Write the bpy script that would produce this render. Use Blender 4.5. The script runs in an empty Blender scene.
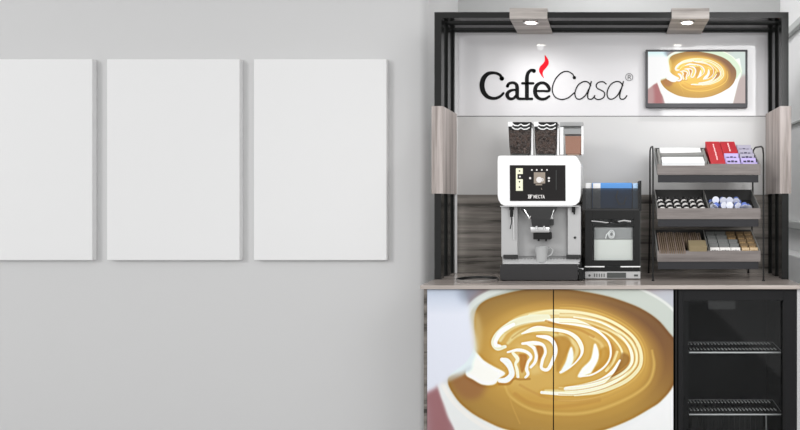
import bpy, bmesh, math, random
import numpy as np
from mathutils import Vector, Matrix
random.seed(7)
C = bpy.context.scene.collection
SC = bpy.context.scene
PI = math.pi

# ------------------------------------------------------------------ camera, world, light
D = 3.5; F = 700.0; VX, VY = 609.0, 201.0; CZ = 1.312
cam_d = bpy.data.cameras.new('camera'); cam = bpy.data.objects.new('camera', cam_d); C.objects.link(cam)
cam.location = (0, -D, CZ); cam.rotation_euler = (PI/2, 0, 0)
cam_d.sensor_width = 36; cam_d.lens = F*36/800
cam_d.shift_x = -(VX-400)/800; cam_d.shift_y = -(215-VY)/800
cam_d.clip_start = .05
SC.camera = cam
SC.view_settings.view_transform = 'Standard'; SC.view_settings.look = 'None'
SC.view_settings.gamma = 1; SC.view_settings.use_curve_mapping = False
SC.view_settings.exposure = 0.0
w = bpy.data.worlds.new('world'); SC.world = w; w.use_nodes = True
w.node_tree.nodes['Background'].inputs[0].default_value = (1, 1, 1, 1)
w.node_tree.nodes['Background'].inputs[1].default_value = 0.93

def area(name, loc, target, size, energy, col=(1, 1, 1), sy=None):
    l = bpy.data.lights.new(name, 'AREA'); l.energy = energy; l.color = col; l.shape = 'RECTANGLE'
    l.size = size; l.size_y = sy or size
    o = bpy.data.objects.new(name, l); C.objects.link(o); o.location = loc
    o.rotation_euler = (Vector(target)-Vector(loc)).to_track_quat('-Z', 'Y').to_euler()
    return o
sun_d = bpy.data.lights.new('daylight', 'SUN'); sun_d.energy = .75; sun_d.angle = math.radians(14)
sun = bpy.data.objects.new('daylight', sun_d); C.objects.link(sun)
sun.rotation_euler = Vector((.62, .70, -.30)).to_track_quat('-Z', 'Y').to_euler()
area('niche_ceiling_lamp', (.0, .80, 3.3), (.5, .95, 1.0), .6, 11)  # added light, brightens the recess walls behind and beside the kiosk
fs = area('front_softbox', (1.1, -2.6, 2.2), (.35, .3, 1.4), 1.2, 7); fs.data.spread = math.radians(75)  # added fill light out of view, aimed at the kiosk back panel

def spot(name, loc, target, energy, ang=100, blend=.8, r=.02):
    l = bpy.data.lights.new(name, 'SPOT'); l.energy = energy; l.spot_size = math.radians(ang); l.spot_blend = blend
    l.shadow_soft_size = r
    o = bpy.data.objects.new(name, l); C.objects.link(o); o.location = loc
    o.rotation_euler = (Vector(target)-Vector(loc)).to_track_quat('-Z', 'Y').to_euler()
    return o

# ------------------------------------------------------------------ helpers
def PX(px, Y): return (px-VX)*(D+Y)/F
def PZ(py, Y): return CZ+(VY-py)*(D+Y)/F
def s2l(c):
    c = c/255.0
    return c/12.92 if c <= .04045 else ((c+.055)/1.055)**2.4
def hexc(h): return tuple(s2l(int(h[i:i+2], 16)) for i in (0, 2, 4))+(1,)

def mat(name, col, rough=.5, metal=0, spec=.5, alpha=None, emit=None, estr=1, coat=0, trans=0):
    m = bpy.data.materials.new(name); m.use_nodes = True
    b = m.node_tree.nodes['Principled BSDF']
    if isinstance(col, str): col = hexc(col)
    b.inputs['Base Color'].default_value = col; b.inputs['Roughness'].default_value = rough
    b.inputs['Metallic'].default_value = metal; b.inputs['Specular IOR Level'].default_value = spec
    b.inputs['Coat Weight'].default_value = coat
    b.inputs['Transmission Weight'].default_value = trans
    if alpha is not None: b.inputs['Alpha'].default_value = alpha
    if emit:
        b.inputs['Emission Color'].default_value = hexc(emit); b.inputs['Emission Strength'].default_value = estr
    # slight procedural variation so that no surface is perfectly even
    nt = m.node_tree; n = nt.nodes.new('ShaderNodeTexNoise'); n.inputs['Scale'].default_value = 9
    tc = nt.nodes.new('ShaderNodeTexCoord'); nt.links.new(tc.outputs['Object'], n.inputs['Vector'])
    mr = nt.nodes.new('ShaderNodeMapRange'); mr.inputs['To Min'].default_value = max(0, rough-.03); mr.inputs['To Max'].default_value = min(1, rough+.03)
    nt.links.new(n.outputs['Fac'], mr.inputs['Value']); nt.links.new(mr.outputs['Result'], b.inputs['Roughness'])
    return m

def wood(name, stops, scale=(1.6, 30, 30), rough=.5, detail=8, seed=0, axis='X', spec=.4, knots=.25):
    m = bpy.data.materials.new(name); m.use_nodes = True; nt = m.node_tree; b = nt.nodes['Principled BSDF']
    tc = nt.nodes.new('ShaderNodeTexCoord'); mp = nt.nodes.new('ShaderNodeMapping')
    nt.links.new(tc.outputs['Object'], mp.inputs['Vector'])
    if axis == 'Z': scale = (scale[1], scale[2], scale[0])
    mp.inputs['Scale'].default_value = scale; mp.inputs['Location'].default_value = (seed*3.1, seed*1.7, seed)
    n0 = nt.nodes.new('ShaderNodeTexNoise'); n0.inputs['Scale'].default_value = .5; n0.inputs['Detail'].default_value = 2
    nt.links.new(mp.outputs[0], n0.inputs['Vector'])
    mx = nt.nodes.new('ShaderNodeMixRGB'); mx.blend_type = 'LINEAR_LIGHT'; mx.inputs[0].default_value = knots
    nt.links.new(mp.outputs[0], mx.inputs[1]); nt.links.new(n0.outputs['Color'], mx.inputs[2])
    n = nt.nodes.new('ShaderNodeTexNoise'); n.inputs['Scale'].default_value = 1.0; n.inputs['Detail'].default_value = detail
    n.inputs['Roughness'].default_value = .65
    nt.links.new(mx.outputs[0], n.inputs['Vector'])
    r = nt.nodes.new('ShaderNodeValToRGB'); nt.links.new(n.outputs['Fac'], r.inputs[0])
    els = r.color_ramp.elements
    els[0].position, els[0].color = stops[0][0], hexc(stops[0][1]); els[1].position, els[1].color = stops[-1][0], hexc(stops[-1][1])
    for p, h in stops[1:-1]:
        e = els.new(p); e.color = hexc(h)
    nt.links.new(r.outputs[0], b.inputs['Base Color'])
    b.inputs['Roughness'].default_value = rough; b.inputs['Specular IOR Level'].default_value = spec
    return m

def glassy(name, tint, fac, rough=.03, ior=1.35):
    """see-through sheet: tinted transparency under a clear gloss"""
    m = bpy.data.materials.new(name); m.use_nodes = True; nt = m.node_tree
    for n in list(nt.nodes): nt.nodes.remove(n)
    o = nt.nodes.new('ShaderNodeOutputMaterial'); t = nt.nodes.new('ShaderNodeBsdfTransparent'); t.inputs[0].default_value = tint
    g = nt.nodes.new('ShaderNodeBsdfGlossy'); g.inputs['Roughness'].default_value = rough; g.inputs[0].default_value = (1, 1, 1, 1)
    f = nt.nodes.new('ShaderNodeFresnel'); f.inputs[0].default_value = ior
    a = nt.nodes.new('ShaderNodeMath'); a.operation = 'MULTIPLY_ADD'; a.inputs[1].default_value = 1.0; a.inputs[2].default_value = fac
    nt.links.new(f.outputs[0], a.inputs[0])
    x = nt.nodes.new('ShaderNodeMixShader'); nt.links.new(a.outputs[0], x.inputs[0]); nt.links.new(t.outputs[0], x.inputs[1]); nt.links.new(g.outputs[0], x.inputs[2])
    nt.links.new(x.outputs[0], o.inputs[0]); return m

class MB:
    """collects shapes (world coordinates) and links them as ONE mesh object"""
    def __init__(s): s.bm = bmesh.new()
    def box(s, x0, x1, y0, y1, z0, z1, bev=0, seg=2):
        r = bmesh.ops.create_cube(s.bm, size=1)
        for v in r['verts']:
            v.co = Vector(((x0+x1)/2+v.co.x*(x1-x0), (y0+y1)/2+v.co.y*(y1-y0), (z0+z1)/2+v.co.z*(z1-z0)))
        if bev:
            es = list({e for v in r['verts'] for e in v.link_edges})
            bmesh.ops.bevel(s.bm, geom=es, offset=bev, segments=seg, affect='EDGES', profile=.5)
        return s
    def prism(s, pts, a, b, axis='Y', bev=0):
        """2D outline pts extruded between a and b. axis Y: pts=(x,z); axis X: pts=(y,z); axis Z: pts=(x,y)"""
        def P(p, t):
            return {'Y': (p[0], t, p[1]), 'X': (t, p[0], p[1]), 'Z': (p[0], p[1], t)}[axis]
        va = [s.bm.verts.new(P(p, a)) for p in pts]; vb = [s.bm.verts.new(P(p, b)) for p in pts]
        fs = [s.bm.faces.new(va), s.bm.faces.new(vb[::-1])]
        n = len(pts)
        for i in range(n): fs.append(s.bm.faces.new((va[i], vb[i], vb[(i+1) % n], va[(i+1) % n])))
        if bev:
            es = list({e for f in fs for e in f.edges})
            bmesh.ops.bevel(s.bm, geom=es, offset=bev, segments=2, affect='EDGES', profile=.5)
        return s
    def loft(s, rings, cap=True):
        R = [[s.bm.verts.new(p) for p in r] for r in rings]; n = len(R[0])
        for a, b in zip(R, R[1:]):
            for i in range(n): s.bm.faces.new((a[i], a[(i+1) % n], b[(i+1) % n], b[i]))
        if cap: s.bm.faces.new(R[0][::-1]); s.bm.faces.new(R[-1])
        return s
    def lathe(s, cx, cy, prof, n=28, cap=True):
        return s.loft([[(cx+r*math.cos(2*PI*i/n), cy+r*math.sin(2*PI*i/n), z) for i in range(n)] for r, z in prof], cap)
    def cyl(s, p, q, r, n=12, r2=None):
        p, q = Vector(p), Vector(q); d = (q-p).normalized(); u = d.orthogonal().normalized(); v = d.cross(u)
        r2 = r if r2 is None else r2
        return s.loft([[c+(u*math.cos(2*PI*i/n)+v*math.sin(2*PI*i/n))*rr for i in range(n)] for c, rr in ((p, r), (q, r2))])
    def tube(s, pts, r, n=8):
        pts = [Vector(p) for p in pts]; rings = []; u = None
        for i, p in enumerate(pts):
            d = (pts[min(i+1, len(pts)-1)]-pts[max(i-1, 0)]).normalized()
            u = d.orthogonal().normalized() if u is None else (u-d*u.dot(d)).normalized()
            v = d.cross(u); rr = r[i] if isinstance(r, (list, tuple)) else r
            rings.append([p+(u*math.cos(2*PI*k/n)+v*math.sin(2*PI*k/n))*rr for k in range(n)])
        return s.loft(rings)
    def obox(s, c, ax, ay, az, bev=0):
        """oriented box: centre c, half-axis vectors"""
        c, ax, ay, az = map(Vector, (c, ax, ay, az)); r = bmesh.ops.create_cube(s.bm, size=2)
        for v in r['verts']: v.co = c+ax*v.co.x+ay*v.co.y+az*v.co.z
        if bev:
            es = list({e for v in r['verts'] for e in v.link_edges})
            bmesh.ops.bevel(s.bm, geom=es, offset=bev, segments=2, affect='EDGES', profile=.5)
        return s
    def build(s, name, m, parent=None, smooth=False, origin=None):
        bmesh.ops.recalc_face_normals(s.bm, faces=s.bm.faces)
        o0 = wloc(parent) if parent else Vector(origin or (0, 0, 0))
        for v in s.bm.verts: v.co -= o0
        if smooth:
            for f in s.bm.faces: f.smooth = True
        me = bpy.data.meshes.new(name); s.bm.to_mesh(me); s.bm.free()
        for mm in (m if isinstance(m, (list, tuple)) else [m]): me.materials.append(mm)
        if smooth: 
            try: me.set_sharp_from_angle(angle=math.radians(38))
            except Exception: pass
        o = bpy.data.objects.new(name, me); C.objects.link(o)
        if parent: o.parent = parent
        else: o.location = o0
        return o
def wloc(o):
    v = Vector(o.location)
    while o.parent: o = o.parent; v += o.location
    return v
def tag(o, label, cat, group=None, kind=None):
    o['label'] = label; o['category'] = cat
    if group: o['group'] = group
    if kind: o['kind'] = kind
    return o
def thing(name, loc, label, cat, group=None):
    o = bpy.data.objects.new(name, None); o.empty_display_size = .05; C.objects.link(o); o.location = loc
    return tag(o, label, cat, group)
def copy_tree(o, parent=None):
    c = o.copy(); C.objects.link(c)
    if parent: c.parent = parent
    for ch in list(o.children): copy_tree(ch, c)
    return c
def struct(o, kind='structure'): o['kind'] = kind; return o

# ---- drawing flat lettering as ribbons
def spline(pts, n=8, closed=False):
    P = [np.array(p, float) for p in pts]
    if len(P) < 3: return P
    out = []; m = len(P)
    rng = m if closed else m-1
    for i in range(rng):
        p0 = P[(i-1) % m] if (closed or i > 0) else 2*P[0]-P[1]
        p1, p2 = P[i], P[(i+1) % m]
        p3 = P[(i+2) % m] if (closed or i+2 < m) else 2*P[-1]-P[-2]
        for k in range(n):
            t = k/n
            out.append(.5*((2*p1)+(-p0+p2)*t+(2*p0-5*p1+4*p2-p3)*t*t+(-p0+3*p1-3*p2+p3)*t**3))
    if not closed: out.append(P[-1])
    return out
def ribbon(mb, pts, wd, Y, f, th=.002, smooth=True, caps=True):
    """stroke through 2D points (drawing units); wd width or None when pts carry (x,y,w); f maps drawing -> (X,Z)"""
    pts = [tuple(p) if len(p) == 3 else (p[0], p[1], wd) for p in pts]
    S = spline(pts, 8) if smooth and len(pts) > 2 else [np.array(p, float) for p in pts]
    L, R = [], []
    for i, p in enumerate(S):
        d = S[min(i+1, len(S)-1)][:2]-S[max(i-1, 0)][:2]; d = d/(np.linalg.norm(d)+1e-9); nrm = np.array((-d[1], d[0]))
        L.append(p[:2]+nrm*p[2]/2); R.append(p[:2]-nrm*p[2]/2)
    V = lambda q, y: mb.bm.verts.new((f(*q)[0], y, f(*q)[1]))
    rows = [(V(a, Y), V(b, Y), V(b, Y-th), V(a, Y-th)) for a, b in zip(L, R)]
    for a, b in zip(rows, rows[1:]):
        for k in range(4): mb.bm.faces.new((a[k], a[(k+1) % 4], b[(k+1) % 4], b[k]))
    mb.bm.faces.new(rows[0]); mb.bm.faces.new(rows[-1])
    if caps:
        for p in (S[0], S[-1]): disc(mb, p[0], p[1], p[2]/2, Y, f, th)
def disc(mb, x, y, r, Y, f, th=.002, n=14):
    P = [f(x+r*math.cos(2*PI*i/n), y+r*math.sin(2*PI*i/n)) for i in range(n)]
    mb.prism(P, Y-th*1.02, Y)

# ------------------------------------------------------------------ materials
M = {}
M['wall'] = mat('wall_paint', (.68, .68, .68, 1), .9, spec=.15)
M['wall2'] = mat('back_wall_paint', (.56, .565, .56, 1), .9, spec=.15)
M['wall3'] = mat('side_wall_paint', (.86, .86, .86, 1), .8, spec=.2)
M['trimgrey'] = mat('trim_grey', (.56, .57, .56, 1), .7)
M['floor'] = mat('floor_grey', (.45, .45, .45, 1), .6)
M['ceil'] = mat('ceiling_white', (.85, .85, .85, 1), .9)
M['canvas'] = mat('canvas_white', (.875, .875, .875, 1), .85, spec=.1)
M['black'] = mat('black_metal', (.007, .0075, .007, 1), .2, spec=.34)
M['blackedge'] = mat('black_plastic', (.008, .008, .008, 1), .45, spec=.25)
M['fridge'] = mat('fridge_black', (.016, .016, .017, 1), .6, spec=.12)
M['panel'] = mat('grey_gloss_panel', (.68, .67, .68, 1), .05, spec=.5)
M['panel2'] = mat('grey_satin_panel', (.56, .555, .55, 1), .3, spec=.5)
M['white'] = mat('white_gloss', (.95, .95, .95, 1), .18, coat=.3)
M['chrome'] = mat('chrome', (.75, .75, .75, 1), .15, metal=1)
M['steel'] = mat('brushed_steel', (.62, .62, .62, 1), .34, metal=1)
M['silver'] = mat('silver_paint', (.37, .37, .37, 1), .35, spec=.6)
M['silver2'] = mat('light_silver_paint', (.47, .47, .47, 1), .3, spec=.6)
M['dark'] = mat('dark_grey_plastic', (.03, .03, .03, 1), .4, spec=.3)
M['mid'] = mat('mid_grey_plastic', (.075, .08, .078, 1), .45, spec=.3)
M['holder'] = mat('charcoal_rail', (.03, .03, .033, 1), .6, spec=.2)
M['red'] = mat('red_print', (.74, .008, .02, 1), .7, spec=.1)
M['ink'] = mat('black_letters', (.008, .008, .008, 1), .7, spec=.1)
M['clear'] = glassy('clear_acrylic', (.95, .96, .96, 1), .01, ior=1.2)
M['smoke'] = glassy('smoked_acrylic', (.42, .43, .44, 1), .03, ior=1.25)
M['doorglass'] = glassy('cooler_glass', (.9, .91, .91, 1), .0, ior=1.26)
oak = [(.3, '7A736F'), (.42, 'A19A95'), (.52, 'B7B0AB'), (.6, 'C2BBB6'), (.72, 'D0CAC5')]
M['oak'] = wood('pale_oak', oak, (1.6, 26, 26))
M['oakv'] = wood('pale_oak_upright', [(.3, '7F7672'), (.43, 'A39994'), (.52, 'B9AFAB'), (.72, 'D6CDC9')], (1.3, 32, 32), axis='Z', seed=2)
M['oakdark'] = wood('grey_oak', [(.33, '26231F'), (.41, '4E4A45'), (.47, '6E6963'), (.56, '807A74'), (.75, '99938C')], (1.2, 3, 30), seed=5, rough=.6, knots=.6)
M['top'] = wood('worktop_oak', [(.3, 'A0968F'), (.5, 'B5ABA4'), (.75, 'C8BEB7')], (1.6, 30, 30), seed=3, rough=.14, spec=.6)
M['tray'] = wood('grey_tray_wood', [(.3, '615A57'), (.5, '766F6C'), (.75, '88817E')], (3, 50, 50), seed=4)
M['trayin'] = mat('dark_tray_lining', (.025, .024, .023, 1), .7)
M['rim'] = mat('tray_divider_grey', (.20, .20, .19, 1), .5)

# ------------------------------------------------------------------ the room
def sbox(name, a, m, bev=0): return struct(MB().box(*a, bev=bev, seg=6).build(name, m))
WX = PX(427, .40)
# left wall, its free end rounded
bm = MB()
r = .045; arc = [(WX-r+r*math.sin(t), .40+r-r*math.cos(t)) for t in [i*PI/2/10 for i in range(11)]]
bm.prism([(-5, .40)]+arc+[(WX, 1.2), (-5, 1.2)], 0, 3.4, 'Z')
struct(bm.build('wall_left', M['wall'], smooth=True))
sbox('wall_back', (WX, 1.27, 1.2, 1.32, 0, 3.4), M['wall2'])
RW = 1.15
sbox('wall_right', (RW, RW+.12, -1.2, 1.2, 0, 3.4), M['wall3'])
sbox('floor', (-5, 1.27, -6, 1.32, -.1, 0), M['floor'])
sbox('ceiling', (-5, 1.27, -1.2, 1.32, 3.4, 3.5), M['ceil'])
def RZ(py): return CZ+(VY-py)*(RW*F/191/F*1.0)          # height on the right wall where it meets the frame edge
sbox('trim_1', (RW-.035, RW, -1.2, 1.2, RZ(29), RZ(21)), M['trimgrey'], .008)
sbox('trim_2', (RW-.018, RW, -1.2, 1.2, RZ(122.5), RZ(120.5)), M['trimgrey'], .002)
sbox('trim_3', (RW-.05, RW, -1.2, 1.2, RZ(229), RZ(221)), M['trimgrey'], .01)
sbox('trim_4', (RW-.10, RW, -1.2, 1.2, 0, RZ(252)), M['wall3'], .01)

# ------------------------------------------------------------------ three blank canvases
YC = .364
def canvas(px0, label):
    x0, x1 = PX(px0, YC), PX(px0+133, YC); z0, z1 = PZ(260.3, YC), PZ(59, YC)
    o = MB().box(x0, x1, YC, .3995, z0, z1, bev=.004, seg=3).build('blank_canvas', M['canvas'], origin=((x0+x1)/2, YC, z0))
    return tag(o, label, 'wall panel', 'blank white canvases')
canvas(-40.6, 'blank white panel on the grey wall, cut by the left edge of the view')
canvas(106.8, 'blank white panel on the grey wall, in the middle of the row of three')
canvas(253.7, 'blank white panel on the grey wall, hanging nearest to the coffee kiosk')

# ------------------------------------------------------------------ kiosk frame
XL, XR = -.8735, .8985; ZT = CZ+189*.005; ZC = .92; YB = .3125
HW = .034; HZ = .028; HD = .066; HY = [0.0, .143, .286]
kiosk = thing('kiosk_frame', (0, 0, ZC), 'black portal frame of three nested square arches standing on the worktop around the coffee corner', 'kiosk')
for i, y in enumerate(HY):
    y1 = y+HD if i < 2 else .306
    b = MB()
    out = [(XL, ZC), (XL, ZT), (XR, ZT), (XR, ZC)]; inn = [(XR-HW, ZC), (XR-HW, ZT-HZ), (XL+HW, ZT-HZ), (XL+HW, ZC)]
    b.prism(out+inn, y, y1, 'Y', bev=.0015)
    b.build('arch', M['black'], kiosk)
# spacer blocks between the arches at the corners
for x in (XL+.006, XR-HW+.006):
    for ya, yb in ((HY[0]+HD, HY[1]), (HY[1]+HD, HY[2])):
        MB().box(x, x+.022, ya, yb, ZT-.026, ZT-.006).build('corner_spacer', M['black'], kiosk)
# cladding sleeves on the posts
def sleeve(x0, x1, inner):
    z0, z1 = PZ(193.6, 0), PZ(106.4, 0); t = .012; b = MB()
    b.box(x0, x1, -.014, -.001, z0, z1)                            # front
    b.box(min(inner, inner+math.copysign(.008, inner)), max(inner, inner+math.copysign(.008, inner)), -.001, .305, z0, z1)
    return b
b = MB(); z0, z1 = PZ(193.6, 0), PZ(106.4, 0)
b.box(PX(432.3, 0), XL+HW+.012, -.014, -.0005, z0, z1); b.box(XL+HW+.001, XL+HW+.012, -.0005, .309, z0, z1); b.box(PX(432.3, 0), XL-.001, -.0005, .309, z0, z1)
b.build('side_cladding', M['oakv'], kiosk)
b = MB()
b.box(XR-HW-.012, PX(790.5, 0), -.014, -.0005, z0, z1); b.box(XR-HW-.012, XR-HW-.001, -.0005, .309, z0, z1); b.box(XR+.001, PX(790.5, 0), -.0005, .309, z0, z1)
b.build('side_cladding', M['oakv'], kiosk)
# lamp brackets wrapping the top beam
M['lampglow'] = mat('lamp_glow', (1, 1, 1, 1), .4, emit='FFF6EA', estr=12)
def bracket(px0, px1, lx):
    x0, x1 = PX(px0, 0), PX(px1, 0); b = MB(); zt = ZT+.016; zb = ZT-HZ-.009
    b.box(x0, x1, -.014, -.001, zb, zt); b.box(x0, x1, -.001, .309, ZT+.001, zt)
    # underside with a lamp hole
    cy = .06; R = .034; n = 24
    hole = [(lx+R*math.cos(2*PI*i/n), cy+R*math.sin(2*PI*i/n)) for i in range(n)]
    # underside plate as four pieces plus ring
    b.box(x0, x1, -.001, cy-R-.004, zb, ZT-HZ-.001); b.box(x0, x1, cy+R+.004, .309, zb, ZT-HZ-.001)
    b.box(x0, lx-R-.004, cy-R-.004, cy+R+.004, zb, ZT-HZ-.001); b.box(lx+R+.004, x1, cy-R-.004, cy+R+.004, zb, ZT-HZ-.001)
    o = b.build('lamp_bracket', M['oak'], kiosk)
    q = MB(); q.lathe(lx, cy, [(R-.004, zb-.0035), (R+.007, zb-.0035), (R+.007, zb-.0003), (R-.002, zb+.006)], 28, cap=False)
    q.build('lamp_ring', M['steel'], o, smooth=True)
    g = MB(); g.lathe(lx, cy, [(R-.003, zb-.001), (R-.003, zb+.006)], 28)
    g.build('lamp_lens', M['lampglow'], o)
    spot('downlight', (lx, cy, zb-.012), (lx, cy+.05, 0), 6, ang=160, blend=1, r=.02)
bracket(510, 547.5, PX(529.6, 0))
bracket(671.5, 709, PX(688.4, 0))

# back panels, splashback, edge strip
back = thing('back_panel', (0, YB, ZC), 'glossy grey back wall of the coffee kiosk with the lettering and wood splashback', 'panel')
zs = PZ(116.2, YB); zw = PZ(194.6, YB); t2 = ZT-HZ+.02
b = MB().box(XL+.004, XR-.004, YB, YB+.012, zs+.002, t2); b.build('upper_panel', M['panel'], back)
b = MB().box(XL+.004, XR-.004, YB, YB+.012, zw, zs-.002); b.build('lower_panel', M['panel2'], back)
b = MB().box(XL+.004, XR-.004, YB+.004, YB+.011, zs-.003, zs+.003); b.build('joint', M['mid'], back)
b = MB().box(XL+.004, XR-.004, YB, YB+.012, ZC+.001, zw-.0005); b.build('splashback', M['oakdark'], back)
MB().box(PX(455.0, YB), PX(457.3, YB), YB-.006, YB-.0005, ZC+.001, t2-.02).build('edge_strip', M['white'], back)

# lettering
fl = lambda x, y: (PX(470+x/4.706, YB), PZ(50+y/4.706, YB))
YL = YB-.0004
b = MB()
def rb(pts, wd=None, g=1.17, **k):
    pts = [(p[0], p[1], p[2]*g) if len(p) == 3 else p for p in pts]; ribbon(b, pts, wd*g if wd else None, YL, fl, **k)
rb([(150, 136, 13), (141, 118, 11), (116, 108, 11), (85, 112, 15), (64, 134, 19), (57, 166, 20), (64, 198, 19), (85, 221, 15), (115, 228, 12), (141, 219, 11), (158, 203, 9)])
disc(b, 150, 134, 11, YL, fl)
rb([(176, 170, 12), (184, 158, 11), (202, 154, 11), (217, 161, 13), (222, 178, 15), (222, 215, 15), (228, 228, 12), (243, 230, 10)])
rb([(221, 188, 9), (200, 189, 10), (182, 197, 13), (175, 211, 15), (183, 227, 13), (202, 229, 11), (221, 212, 10)])
disc(b, 177, 169, 8, YL, fl)
rb([(268, 228, 16), (268, 190, 16), (268, 138, 16), (272, 112, 14), (285, 97, 12), (301, 95, 11)]); disc(b, 301, 99, 9.5, YL, fl)
rb([(246, 157), (298, 157)], 10); rb([(246, 230), (292, 230)], 10)
rb([(308, 193, 9), (340, 193, 9), (372, 192, 10), (368, 172, 14), (352, 157, 12), (330, 156, 12), (312, 170, 15), (306, 193, 16), (312, 216, 15), (330, 230, 12), (353, 230, 11), (373, 218, 9)])
# light italic half
rb([(492, 130), (482, 113), (458, 101), (432, 107), (407, 130), (391, 163), (388, 195), (402, 222), (430, 233), (462, 225), (490, 202)], 4.6)
disc(b, 491, 130, 8, YL, fl)
for dx in (0, 151):
    rb([(568+dx, 168), (556+dx, 152), (536+dx, 149), (513+dx, 161), (498+dx, 185), (494+dx, 211), (503+dx, 229), (522+dx, 230), (544+dx, 212), (559+dx, 184)], 4.6)
    rb([(571+dx, 149), (562+dx, 180), (554+dx, 210), (556+dx, 228), (568+dx, 232), (579+dx, 227), (587+dx, 215)], 4.8)
rb([(641, 160), (626, 150), (606, 152), (594, 165), (599, 180), (616, 189), (631, 199), (633, 215), (621, 229), (600, 233), (583, 223)], 4.6)
b.build('lettering', M['ink'], back)
b = MB()
rb([(749+17*math.cos(2*PI*i/24), 128+17*math.sin(2*PI*i/24)) for i in range(25)], 2.0, smooth=False)
rb([(744, 137), (744, 119)], 2.4); rb([(744, 119), (752, 119), (755, 124), (751, 128), (744, 128)], 2.2); rb([(750, 128), (756, 137)], 2.2)
b.build('registered_mark', mat('grey_letters', (.10, .10, .10, 1), .7, spec=.1), back)
b = MB()
outl = spline([(352, 25), (362, 36), (370, 52), (369, 68), (358, 84), (346, 98), (342, 113), (348, 133), (333, 116), (325, 98), (329, 80), (342, 66), (352, 50)], 6, closed=True)
b.prism([fl(*p) for p in outl], YL-.002, YL); b.build('red_flame', M['red'], back)

# ------------------------------------------------------------------ printed latte picture, computed on a fine grid
ax0, ax1, ay0, ay1, SS = 398.0, 714.0, 282.0, 468.0, 4
W, H = int((ax1-ax0)*SS), int((ay1-ay0)*SS)
GX, GY = np.meshgrid(ax0+(np.arange(W)+.5)/SS, ay0+(np.arange(H)+.5)/SS)
def H3(h): return np.array([int(h[i:i+2], 16) for i in (0, 2, 4)], float)
img = np.zeros((H, W, 3)); img[:] = H3('A48890')
def blur(a, s):
    if s <= 0: return a
    k = int(3*s*SS)+1; x = np.arange(-k, k+1); g = np.exp(-.5*(x/(s*SS))**2); g /= g.sum()
    for ax in (0, 1):
        pad = [(0, 0)]*a.ndim; pad[ax] = (k, k); p = np.pad(a, pad, mode='edge')
        out = np.zeros_like(a); n = a.shape[ax]
        for i, gg in enumerate(g): out += gg*(p[i:i+n] if ax == 0 else p[:, i:i+n])
        a = out
    return a
def poly(pts, col, soft=.6, alpha=1, smooth=True):
    P = np.array(spline(pts, 8, closed=True) if smooth else pts)
    ins = np.zeros((H, W), bool)
    for i in range(len(P)):
        x1, y1 = P[i]; x2, y2 = P[(i+1) % len(P)]
        if y1 == y2: continue
        c = ((GY < y1) != (GY < y2)) & (GX < (x2-x1)*(GY-y1)/(y2-y1)+x1); ins ^= c
    m = blur(ins.astype(float), soft)*alpha; put(m, col)
def put(m, col):
    global img
    c = H3(col) if isinstance(col, str) else col
    img = img*(1-m[..., None])+c*m[..., None]
WS = 1.0
def stroke(pts, col, soft=.7, alpha=1, wd=None):
    P = [tuple(p) if len(p) == 3 else (p[0], p[1], wd) for p in pts]
    S = spline(P, 14); m = np.zeros((H, W))
    for a, bb in zip(S, S[1:]):
        for t in (0, .5):
            x, y, wv = a+(bb-a)*t; wv = wv*WS; r = wv/2+soft*1.5
            i0, i1 = max(0, int((x-r-ax0)*SS)), min(W, int((x+r-ax0)*SS)+2); j0, j1 = max(0, int((y-r-ay0)*SS)), min(H, int((y+r-ay0)*SS)+2)
            if i0 >= i1 or j0 >= j1: continue
            d = np.hypot(GX[j0:j1, i0:i1]-x, GY[j0:j1, i0:i1]-y)
            v = np.clip((wv/2-d)/soft+.5, 0, 1); m[j0:j1, i0:i1] = np.maximum(m[j0:j1, i0:i1], v)
    put(m*alpha, col)
# table behind the cup
poly([(395, 280), (480, 280), (500, 300), (470, 330), (395, 330)], '8F7E80', 4)
poly([(640, 280), (716, 280), (716, 330), (690, 330)], 'B3A3A6', 5)
poly([(395, 380), (440, 380), (452, 470), (395, 470)], '9C6A6E', 3)
poly([(395, 400), (425, 400), (425, 470), (395, 470)], 'A98A90', 4)
# cup body and rim
poly([(640, 300), (716, 290), (716, 380), (690, 380)], 'B9BCC4', 5)
poly([(680, 380), (716, 370), (716, 470), (660, 470)], 'A8979C', 5)
poly([(438, 384), (442, 398), (446.5, 408), (455, 431), (466, 470), (664, 470), (673, 440), (686, 385), (697, 350), (690, 310)], 'F3F5F5', .9, smooth=False)
poly([(437, 381), (447, 375), (458, 400), (476, 416), (500, 430), (540, 439), (470, 436), (452, 424), (443, 402)], 'EEF1F0', 1.2)
poly([(460, 320), (468, 308), (475, 299), (488, 292), (500, 288), (520, 282), (600, 280), (640, 288), (662, 300), (678, 312), (692, 332), (698, 352), (692, 372), (672, 378), (640, 400), (480, 380), (462, 360)], 'C3CAC2', 1.2)
stroke([(462, 325), (468, 311), (475, 302), (488, 294), (500, 289.5), (520, 283.5)], 'DDE3DE', 2, .9, wd=6)
stroke([(630, 284), (658, 298), (674, 311), (690, 332), (696, 352)], 'E4E6E2', 1.2, .8, wd=2.6)
poly([(672, 388), (684, 372), (695, 352), (693, 366), (684, 392), (674, 432), (666, 470), (600, 470), (560, 440), (620, 432), (650, 413)], 'F6F7F7', 1.2, smooth=False)
stroke([(440, 380), (449, 396), (458, 407), (475, 421), (494, 431), (520, 438)], 'F7F5F0', 1.4, .9, wd=4)
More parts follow.
